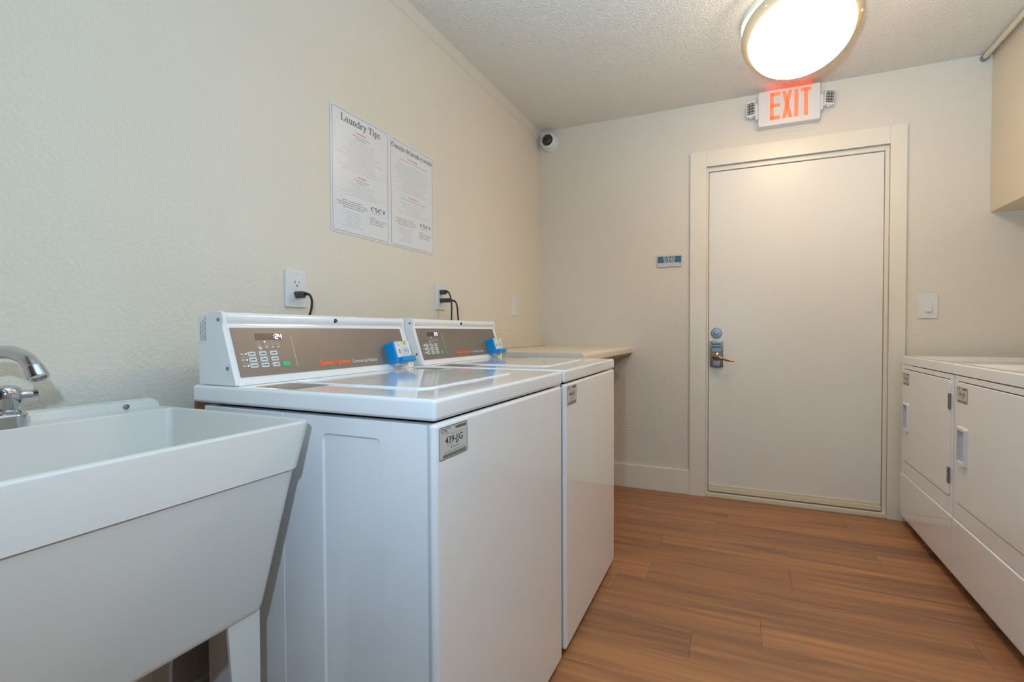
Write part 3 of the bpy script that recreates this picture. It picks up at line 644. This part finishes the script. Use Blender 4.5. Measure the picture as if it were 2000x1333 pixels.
def make_washer(label, code, shown, wl):
    X0, X1, Y0, Y1 = .139, .833, .708, 1.362
    t = thing('washing_machine', label, 'washing machine', (X1, Y0, 0), 'commercial washers')
    # side panels with the pressed recess
    for s in (0, 1):
        yb = Y0 + .004 if s == 0 else Y1 - .004
        P = Plane((0, yb, 0), (1, 0, 0), (0, 0, 1)) if s == 0 else Plane((0, yb, 0), (-1, 0, 0), (0, 0, 1))
        f = (lambda u: u) if s == 0 else (lambda u: -u)
        def R_(a, b): return (min(f(a), f(b)), max(f(a), f(b)))
        bm = B(); ua, ub = R_(.438, .812); ra, rb = R_(.550, .705); za, zb = .022, .877
        lo = loop(bm, [P(u, v, 0) for u, v in corners(ua, ub, za, zb)]); l1 = loop(bm, [P(u, v, 0) for u, v in rrect(ra, rb, .06, .842, .016)])
        l2 = loop(bm, [P(u, v, -.004) for u, v in rrect(ra + .004, rb - .004, .064, .838, .013)]); bridge(bm, lo, l1); bridge(bm, l1, l2); cap(bm, l2)
        lb = loop(bm, [P(u, v, -.02) for u, v in corners(ua, ub, za, zb)]); bridge(bm, lo, lb)
        obj('side_panel', bm, ENAMEL, t)
        bm = B(); ua, ub = R_(.177, .4365); slab(bm, P, [(ua, za), (ub, za), (ub, zb), (ua, zb)], -.02, 0, .002, 1); obj('rear_side_panel', bm, ENAMEL, t)
    bm = B(); box(bm, .18, .80, Y0 + .02, Y1 - .02, .02, .875); obj('inner_cabinet', bm, DARK, t)
    bm = B(); box(bm, .8135, X1, Y0 + .002, Y1 - .002, .018, .8795, .009, 3); obj('front_panel', bm, ENAMEL, t)
    for fx in (.23, .77):
        for fy in (Y0 + .06, Y1 - .06):
            bm = B(); cyl(bm, (fx, fy, 0), (fx, fy, .021), .02, .016, 14); obj('foot', bm, BLACK, t)
    bm = B(); box(bm, X0, X1, Y0, Y1, .8835, .925, .008, 3); obj('top_panel', bm, ENAMEL, t)
    bm = B(); slab(bm, Plane((0, 0, .925), (1, 0, 0), (0, 1, 0)), rrect(.322, .722, Y0 + .117, Y1 - .114, .03, 5), -.004, .0035, .0028, 3); lid = obj('lid', bm, ENAMEL, t, 'rounded loading lid')
    bm = B(); slab(bm, Plane((0, 0, .925), (1, 0, 0), (0, 1, 0)), [(.724 + .016 * math.sin(math.pi * i / 12), Y0 + .2 + .2 * i / 12) for i in range(13)], -.003, .0006); obj('finger_grip', bm, PLASTW, t)
    TP = Plane((0, 0, .925), (1, 0, 0), (0, 1, 0))
    for ya, yb in ((Y0 + .022, Y0 + .113), (Y1 - .113, Y1 - .022)):
        bm = B(); rect(bm, TP, .326, .452 if ya < 1 else .42, ya, yb, .0001); o = obj('warning_label', bm, BROWNLBL, t, 'brown printed warning label')
        bm = B(); rr = random.Random(8)
        for i in range(8): bars(bm, TP, .331, .446 if ya < 1 else .415, ya + .006 + i * .0105, .004, .0006, rr)
        obj('warning_print', bm, STICK, o, smooth=False, kind='stuff')
    # console
    A0 = Vector((.280, 0, .931)); d_ = Vector((-.05, 0, .153)).normalized(); CP = Plane(A0, (0, 1, 0), d_)
    prof = [(.156, .9255), (.281, .9255), (.280, .931), (.2358, 1.066)]
    prof += [(.2345, 1.0695), (.2365, 1.0735), (.2400, 1.0785), (.2420, 1.0840), (.2410, 1.0900), (.2370, 1.0945), (.2305, 1.0970), (.2200, 1.0975), (.156, 1.0895)]
    ca, cb = Y0 + .007, Y1 - .020
    bm = B(); a = loop(bm, [(x, ca + .010, z) for x, z in prof]); b = loop(bm, [(x, cb - .010, z) for x, z in prof]); bridge(bm, a, b); cap(bm, a); cap(bm, b); con = obj('console', bm, ENAMEL, t, 'white sloped control console')
    prof2 = [(.154, .9255), (.2825, .9255), (.2825, .934), (.2405, 1.060), (.2425, 1.078), (.2400, 1.0945), (.2300, 1.0995), (.200, 1.0995), (.192, 1.0925), (.154, 1.0905)]
    for y_, s in ((ca, 1), (cb, -1)):
        bm = B(); a = loop(bm, [(x, y_, z) for x, z in prof2]); b = loop(bm, [(x, y_ + s * .011, z) for x, z in prof2]); bridge(bm, a, b); cap(bm, a); cap(bm, b)
        bmesh.ops.recalc_face_normals(bm, faces=bm.faces); bevel_all(bm, .003, 2); obj('end_cap', bm, ENAMEL, con)
    EPn = Plane((0, ca, 0), (1, 0, 0), (0, 0, 1))
    for x, z in ((.2275, 1.079), (.2575, .966)):
        bm = B(); lathe(bm, [(0, 0), (.0042, 0), (.0042, .002), (0, .0028)], EPn(x, z, 0), EPn.N, 10); obj('screw', bm, STEEL, con)
    bm = B(); rr = random.Random(6)
    PV = Plane((0, ca, 0), (0, 0, 1), (-1, 0, 0))
    for i in range(3): bars(bm, PV, 1.03, 1.03 + (.045, .052, .056)[i], -.1655 - i * .008, .003, .0004, rr)
    obj('side_print', bm, GREYINK, con, smooth=False, kind='stuff')
    bm = B(); lathe(bm, [(0, 0), (.0065, 0), (.0065, .006), (.0045, .008), (0, .008)], CP(1.039, .157, .005), CP.N, 14); obj('lock_button', bm, BLACK, con, 'small black round lock')
    pa, pb = Y0 + .024, 1.318
    bm = B(); rect(bm, CP, pa, pb, .0138, .1353, .0009, .0012); pan = obj('control_panel', bm, PANEL, t, 'brown metallic control panel')
    q = .0026
    bm = B(); rect(bm, CP, .788, .8605, .104, .1205, q - .0004, .0006); obj('display', bm, DISPLAY, pan)
    bm = B()
    if shown == '24': digit(bm, CP, '2', .8395, .1055, .0088, .0135, .0022, q + .0006); digit(bm, CP, '4', .850, .1055, .0088, .0135, .0022, q + .0006); [rect2(bm, CP, .8355, .8375, v, v + .002, q + .0006) for v in (.1085, .1135)]
    else: digit(bm, CP, '2', .835, .1055, .0088, .0135, .0022, q + .0006); digit(bm, CP, '3', .8465, .1055, .0088, .0135, .0022, q + .0006)
    obj('lit_digits', bm, SEG, pan, 'lit violet digits', smooth=False)
    kc = (.7593, .7875, .8163)
    for r_ in range(3):
        for c in range(3):
            bm = B(); v = .0636 - r_ * .0148; slab(bm, CP, rrect(kc[c], kc[c] + .0195, v, v + .0110, .0022, 2), q - .0004, q + .0006); k = obj('key_button', bm, KEY, pan, 'pale key')
    bm = B(); rr = random.Random(9)
    for r_ in range(3):
        for c in range(3):
            v = .0636 - r_ * .0148; rect2(bm, CP, kc[c] + .0065, kc[c] + .0165, v + .0042, v + .0066, q + .0008); frame(bm, CP, kc[c] + .0025, kc[c] + .0055, v + .003, v + .0072, .0008, .0006, q + .0008)
    obj('key_print', bm, INK, pan, smooth=False, kind='stuff')
    bm = B(); slab(bm, CP, rrect(.8445, .8645, .0335, .0455, .0022, 2), q - .0004, q + .0006); obj('start_button', bm, GREEN, pan, 'green start button')
    for u, v in ((.755, .0692), (.755, .0546), (.755, .0400), (.809, .0988)):
        bm = B(); lathe(bm, [(0, q), (.0017, q), (.0017, q + .0005), (0, q + .0009)], CP(u, v, 0), CP.N, 10); obj('indicator_light', bm, LED, pan, 'lit violet indicator light')
    bm = B()
    for v in (.0614, .0466): rect2(bm, CP, .743, .8163, v, v + .0007, q)
    bm.faces.new([bm.verts.new(CP(u, v, q)) for u, v in ((.8848, .0305), (.8858, .0305), (.8858, .1155), (.8848, .1155))])
    for v in (.0684, .0538, .0392): rect2(bm, CP, .7415, .7505, v, v + .0022, q)
    for u, l, n_ in ((.7895, .0095, 2), (.8082, .0075, 1), (.8245, .0070, 1), (.8400, .0062, 1)):
        for i in range(n_): rect2(bm, CP, u + .001 * i, u + l, .0835 - i * .0042, .0862 - i * .0042, q)
        frame(bm, CP, u, u + .008, .0895, .0935, .0008, .0005, q); rect2(bm, CP, u + .0025, u + .0040, .0980, .0995, q)
    for r_ in range(3):
        for c in (1, 2): rect2(bm, CP, kc[c] - .0048, kc[c] - .0036, .0684 - r_ * .0148, .0702 - r_ * .0148, q)
    obj('panel_print', bm, WINK, pan, 'pale printed captions', smooth=False, kind='stuff')
    bm = B(); [sans(bm, CP, 'Speed Queen', .9535 + du, .0282 + dv_, .1105, .0125, q + k_ * .0002, .040) for k_, (du, dv_) in enumerate(((0, 0), (.0008, 0), (.0004, .0002)))]; obj('orange_lettering', bm, ORANGE, pan, 'bold orange lettering', smooth=False)
    bm = B(); sans(bm, CP, 'Commercial Washer', 1.0705, .0272, .1045, .0110, q, .008); obj('white_lettering', bm, WINK, pan, 'white lettering', smooth=False)
    # card reader clipped on the right end
    bm = B(); slab(bm, CP, rrect(1.219, 1.298, .010, .0805, .007, 3), .002, .041, .005, 3); rd = obj('card_reader', bm, CYAN, t, 'bright blue card reader')
    bm = B(); slab(bm, CP, rrect(1.225, 1.2945, .0235, .0775, .004, 3), .041, .0424, .0006, 1); obj('reader_face', bm, PAPER, rd, 'white printed reader face')
    bm = B(); slab(bm, CP, rrect(1.2345, 1.3, .0065, .0245, .004, 3), .030, .0535, .005, 3); obj('card_slot_hood', bm, CYAN, rd)
    bm = B(); rect(bm, CP, 1.2555, 1.2675, .0655, .0765, .0424); obj('yellow_window', bm, YELLOW, rd)
    bm = B(); rect(bm, CP, 1.268, 1.277, .0655, .0765, .0424); obj('taupe_patch', bm, TAUPE, rd)
    bm = B(); rect(bm, CP, 1.235, 1.244, .036, .052, .0424, .0002); obj('pink_patch', bm, TAUPE, rd)
    bm = B()
    for r1, r2 in ((.0145, .0125), (.0062, .0)):
        a = loop(bm, [CP(1.268 + r1 * math.cos(i * math.pi / 10), .0455 + r1 * math.sin(i * math.pi / 10), .0428) for i in range(20)])
        if r2: b = loop(bm, [CP(1.268 + r2 * math.cos(i * math.pi / 10), .0455 + r2 * math.sin(i * math.pi / 10), .0428) for i in range(20)]); bridge(bm, a, b)
        else: cap(bm, a)
    for k in range(2): rect2(bm, CP, 1.2775 + k * .004, 1.2795 + k * .004, .040 - k * .002, .050 + k * .002, .0429)
    obj('tap_icon', bm, ICON, rd, 'pale blue tap symbol', smooth=False, kind='stuff')
    bm = B(); rr = random.Random(12)
    bars(bm, CP, 1.231, 1.246, .0725, .0022, .0428, rr); bars(bm, CP, 1.232, 1.25, .066, .0014, .0428, rr); bars(bm, CP, 1.232, 1.25, .062, .0014, .0428, rr); rect2(bm, CP, 1.284, 1.290, .026, .029, .0428)
    obj('reader_print', bm, GREYINK, rd, smooth=False, kind='stuff')
    bm = B(); slab(bm, CP, rrect(1.243, 1.292, .0, .012, .003, 2), .004, .022, .003, 2); obj('reader_bracket', bm, PLASTW, rd)
    bm = B(); lathe(bm, [(0, 0), (.003, 0), (.003, .004), (0, .005)], CP(1.2975, .032, .028), CP.U, 10); obj('reader_lock', bm, STEEL, rd)
    FP = Plane((X1, 0, 0), (0, 1, 0), (0, 0, 1))
    tag_label(FP, Y0 + .0115, Y0 + .1075, .8075, .8705, .0002, code, t)
    return t
w1 = make_washer('white washing machine nearer the sink, tag 439-JJG, display showing 24', '439-JJG', '24', 0)
w2 = make_washer('white washing machine next to the countertop, tag 440-JJG, display showing 23', '440-JJG', '23', 1)
w2.location = (.834, 1.390, .002); w2.rotation_euler = (0, 0, math.radians(.9))

# ------------------------------------------------------------------ dryers
def make_dryer(ya, label, code):
    """ya: far side; the dryer runs towards the camera from there"""
    XF, W = 2.157, .668; yb = ya - W
    t = thing('clothes_dryer', label, 'dryer', (XF, ya, 0), 'dryers along the right wall')
    P = Plane((XF, ya, 0), (0, -1, 0), (0, 0, 1))         # u runs towards the camera
    bm = B(); box(bm, XF + .03, XF + .70, yb + .003, ya - .003, .047, .871, .003, 1); obj('cabinet', bm, ENAMEL, t)
    # top with a shallow tray
    TPl = Plane((0, 0, .915), (1, 0, 0), (0, 1, 0)); bm = B()
    o_ = corners(XF, XF + .70, yb + .001, ya - .001); 
    l0 = loop(bm, [TPl(u, v, -.042) for u, v in o_]); l1 = loop(bm, [TPl(u, v, 0) for u, v in o_])
    i1 = loop(bm, [TPl(u, v, 0) for u, v in rrect(XF + .030, XF + .67, yb + .03, ya - .03, .03)]); i2 = loop(bm, [TPl(u, v, -.010) for u, v in rrect(XF + .045, XF + .655, yb + .045, ya - .045, .02)])
    bridge(bm, l0, l1); bridge(bm, l1, i1); bridge(bm, i1, i2); cap(bm, i2); cap(bm, l0)
    bmesh.ops.recalc_face_normals(bm, faces=bm.faces)
    outer = set(l1); es = [e for e in bm.edges if (e.verts[0] in outer and e.verts[1] in outer) or (abs(e.verts[0].co.z - e.verts[1].co.z) > .04)]
    bmesh.ops.bevel(bm, geom=es, offset=.006, segments=3, profile=.5, affect='EDGES', clamp_overlap=True); obj('top_panel', bm, ENAMEL, t)
    # upper front panel with the door opening
    du0, du1, dz0, dz1 = .024, .636, .360, .846
    bm = B(); o0 = loop(bm, [P(u, v, 0) for u, v in corners(.003, W - .003, .291, .869)]); h0 = loop(bm, [P(u, v, 0) for u, v in rrect(du0 - .003, du1 + .003, dz0 - .003, dz1 + .003, .022)])
    h1 = loop(bm, [P(u, v, -.002) for u, v in rrect(du0 - .002, du1 + .002, dz0 - .002, dz1 + .002, .021)])
    h2 = loop(bm, [P(u, v, -.025) for u, v in rrect(du0 - .002, du1 + .002, dz0 - .002, dz1 + .002, .021)]); ob = loop(bm, [P(u, v, -.028) for u, v in corners(.003, W - .003, .291, .869)])
    bridge(bm, o0, h0); bridge(bm, h0, h1); bridge(bm, h1, h2); bridge(bm, o0, ob); obj('front_panel', bm, ENAMEL, t)
    bm = B(); slab(bm, P, rrect(du0 - .001, du1 + .001, dz0 - .001, dz1 + .001, .02), -.03, -.024); obj('door_recess', bm, DARK, t)
    bm = B(); slab(bm, P, rrect(du0 + .001, du1 - .001, dz0 + .001, dz1 - .001, .019), -.022, .0025, .003, 3); dr = obj('door', bm, ENAMEL, t, 'large rounded dryer door')
    # recessed pull
    hu0, hu1, hz0, hz1 = .046, .128, .519, .672
    bm = B(); a = loop(bm, [P(u, v, .0025) for u, v in rrect(hu0, hu1, hz0, hz1, .008, 3)]); b = loop(bm, [P(u, v, .012) for u, v in rrect(hu0 + .003, hu1 - .003, hz0 + .003, hz1 - .003, .006, 3)])
    c = loop(bm, [P(u, v, .012) for u, v in rrect(hu0 + .014, hu1 - .008, hz0 + .014, hz1 - .014, .005, 3)]); d = loop(bm, [P(u, v, .004) for u, v in rrect(hu0 + .016, hu1 - .02, hz0 + .017, hz1 - .017, .004, 3)])
    bridge(bm, a, b); bridge(bm, b, c); hd = obj('door_handle', bm, PLATE, dr, 'white pull frame')
    bm = B(); c = loop(bm, [P(u, v, .0115) for u, v in rrect(hu0 + .014, hu1 - .008, hz0 + .014, hz1 - .014, .005, 3)]); d = loop(bm, [P(u, v, .0032) for u, v in rrect(hu0 + .016, hu1 - .02, hz0 + .017, hz1 - .017, .004, 3)]); bridge(bm, c, d); cap(bm, d); obj('handle_pocket', bm, POCKET, dr, 'pull pocket with bluish shade in its colour')
    for z in (.724, .416):
        bm = B(); slab(bm, P, rrect(.616, .632, z, z + .066, .001, 1), .0025, .005); cyl(bm, P(.634, z, .004), P(.634, z + .066, .004), .004, n=10)
        o = obj('hinge', bm, STEEL, t, 'steel door hinge')
        for v in (.016, .050):
            bm = B(); lathe(bm, [(0, .005), (.003, .005), (.003, .006), (0, .0065)], P(.623, z + v, 0), P.N, 8); obj('screw', bm, BLACK, o)
    # lower panel
    bm = B(); pts = [(-.028, .289), (-.003, .289), (.0035, .284), (.004, .277), (.003, .066), (.000, .054), (-.010, .048), (-.028, .048)]
    a = loop(bm, [P(.002, z, h) for h, z in pts]); b = loop(bm, [P(W - .002, z, h) for h, z in pts]); bridge(bm, a, b); cap(bm, a); cap(bm, b); obj('lower_panel', bm, ENAMEL, t)
    bm = B(); box(bm, XF + .055, XF + .68, yb + .01, ya - .01, .006, .046); obj('toe_kick', bm, DARK, t, 'dark recessed base')
    for fx in (XF + .06, XF + .64):
        for fy in (yb + .05, ya - .05):
            bm = B(); cyl(bm, (fx, fy, 0), (fx, fy, .048), .016, n=12); obj('foot', bm, BLACK, t)
    tag_label(P, .026, .124, .765, .827, .0028, code, t)
    return t
make_dryer(3.037, 'white front loading dryer beside the door frame, both hinges in view', '441-JJG')
make_dryer(2.366, 'white front loading dryer nearest the camera, cut off by the right picture edge', '442-JJG')

# ------------------------------------------------------------------ laundry tub and faucet
t = thing('laundry_tub', 'deep white plastic laundry tub on legs in the left foreground', 'sink', (.3, .36, 0))
YC = .364
def tl(x0, x1, hy, z, r): return [(x, y, z) for x, y in rrect(x0, x1, YC - hy, YC + hy, r, 5)]
bm = B(); L_ = [tl(.112, .470, .271, .500, .012), tl(.104, .478, .276, .512, .02), tl(.062, .5515, .292, .789, .022), tl(.058, .556, .2955, .787, .024), tl(.050, .567, .3155, .872, .026),
                tl(.052, .565, .3135, .876, .024), tl(.136, .554, .3025, .8765, .014), tl(.138, .552, .3005, .873, .013), tl(.160, .470, .266, .53, .022), tl(.182, .448, .244, .515, .03)]
ls = [loop(bm, l) for l in L_]
for a, b in zip(ls[:-1], ls[1:]): bridge(bm, a, b)
cap(bm, ls[0]); cap(bm, ls[-1]); obj('basin', bm, TUBM, t)
bm = B(); a = loop(bm, [(.05, YC + y, z) for y, z in ((-.313, .874), (.313, .874), (.309, .892), (.303, .896), (-.303, .896), (-.309, .892))]); b = loop(bm, [(.074, YC + y, z) for y, z in ((-.313, .874), (.313, .874), (.309, .889), (.303, .892), (-.303, .892), (-.309, .889))])
bridge(bm, a, b); cap(bm, a); cap(bm, b); bmesh.ops.recalc_face_normals(bm, faces=bm.faces); bevel_all(bm, .0025, 2); obj('back_flange', bm, TUBM, t)
for y in (.61, .11):
    bm = B(); lathe(bm, [(0, 0), (.006, 0), (.006, .0015), (.002, .003), (0, .003)], (.0742, y, .883), (1, 0, 0), 12); obj('screw', bm, STEEL, t, 'steel mounting screw')
bm = B(); lathe(bm, [(0, .0), (.035, 0), (.035, .002), (.022, .001), (0, -.001)], (.31, .36, .5152), (0, 0, 1), 20); obj('drain', bm, STEEL, t, 'steel drain ring')
for sx in (0, 1):
    for s in (-1, 1):
        xo = .468 if sx else .116; ye = YC + s * .268; dx = -1 if sx else 1
        bm = B()
        for th in (0,):
            top = [(xo, ye), (xo, ye - s * .062), (xo + dx * .006, ye - s * .062), (xo + dx * .006, ye - s * .006), (xo + dx * .085, ye - s * .006), (xo + dx * .085, ye)]
            bot = [(xo + dx * .002, ye), (xo + dx * .002, ye - s * .032), (xo + dx * .008, ye - s * .032), (xo + dx * .008, ye - s * .006), (xo + dx * .045, ye - s * .006), (xo + dx * .045, ye)]
            a = loop(bm, [(x, y, .508) for x, y in top]); b = loop(bm, [(x, y, 0) for x, y in bot]); bridge(bm, a, b); cap(bm, a); cap(bm, b)
        obj('leg', bm, TUBM, t)
t = thing('faucet', 'chrome two handle faucet with curved spout on the laundry tub ledge', 'faucet', (.105, .352, .8765))
FZ = .8765; FY = .364; FX = .108
bm = B(); slab(bm, Plane((0, 0, FZ), (1, 0, 0), (0, 1, 0)), rrect(FX - .026, FX + .026, FY - .078, FY + .078, .0255, 8), 0, .026, .006, 3); obj('base_plate', bm, CHROME, t)
bm = B(); lathe(bm, [(.017, 0), (.017, .02), (.0135, .028), (.0125, .04)], (FX, FY, FZ + .024), (0, 0, 1), 20)
tube(bm, [(FX, FY, FZ + .05), (FX + .010, FY + .003, .975), (FX + .045, FY + .014, 1.009), (FX + .085, FY + .026, 1.0165), (FX + .122, FY + .034, 1.007), (FX + .146, FY + .037, .988)], [.0125, .0122, .0118, .0115, .0113, .0113], 16)
obj('spout', bm, CHROME, t, 'curved chrome spout')
dv = Vector((.024, .004, -.036)).normalized(); p0 = Vector((FX + .1425, FY + .0365, .992))
bm = B(); lathe(bm, [(.0113, 0), (.0128, .002), (.0134, .019), (.0128, .022), (.0095, .0215), (.009, .019), (0, .019)], p0, dv, 20); obj('aerator', bm, CHROME, t)
for s in (-1, 1):
    hy = FY + s * .051
    bm = B(); lathe(bm, [(.0215, 0), (.0215, .004), (.0185, .007), (.0205, .012), (.0215, .034), (.0195, .044), (.013, .050), (0, .052)], (FX, hy, FZ + .026), (0, 0, 1), 24); hb = obj('handle', bm, CHROME, t)
    bm = B(); tube(bm, [(FX + .004, hy + s * .012, FZ + .056), (FX + .006, hy + s * .024, FZ + .057), (FX + .007, hy + s * .031, FZ + .057), (FX + .008, hy + s * .038, FZ + .058)], [.0095, .0095, .0085, .0115], 14); obj('lever', bm, CHROME, hb)
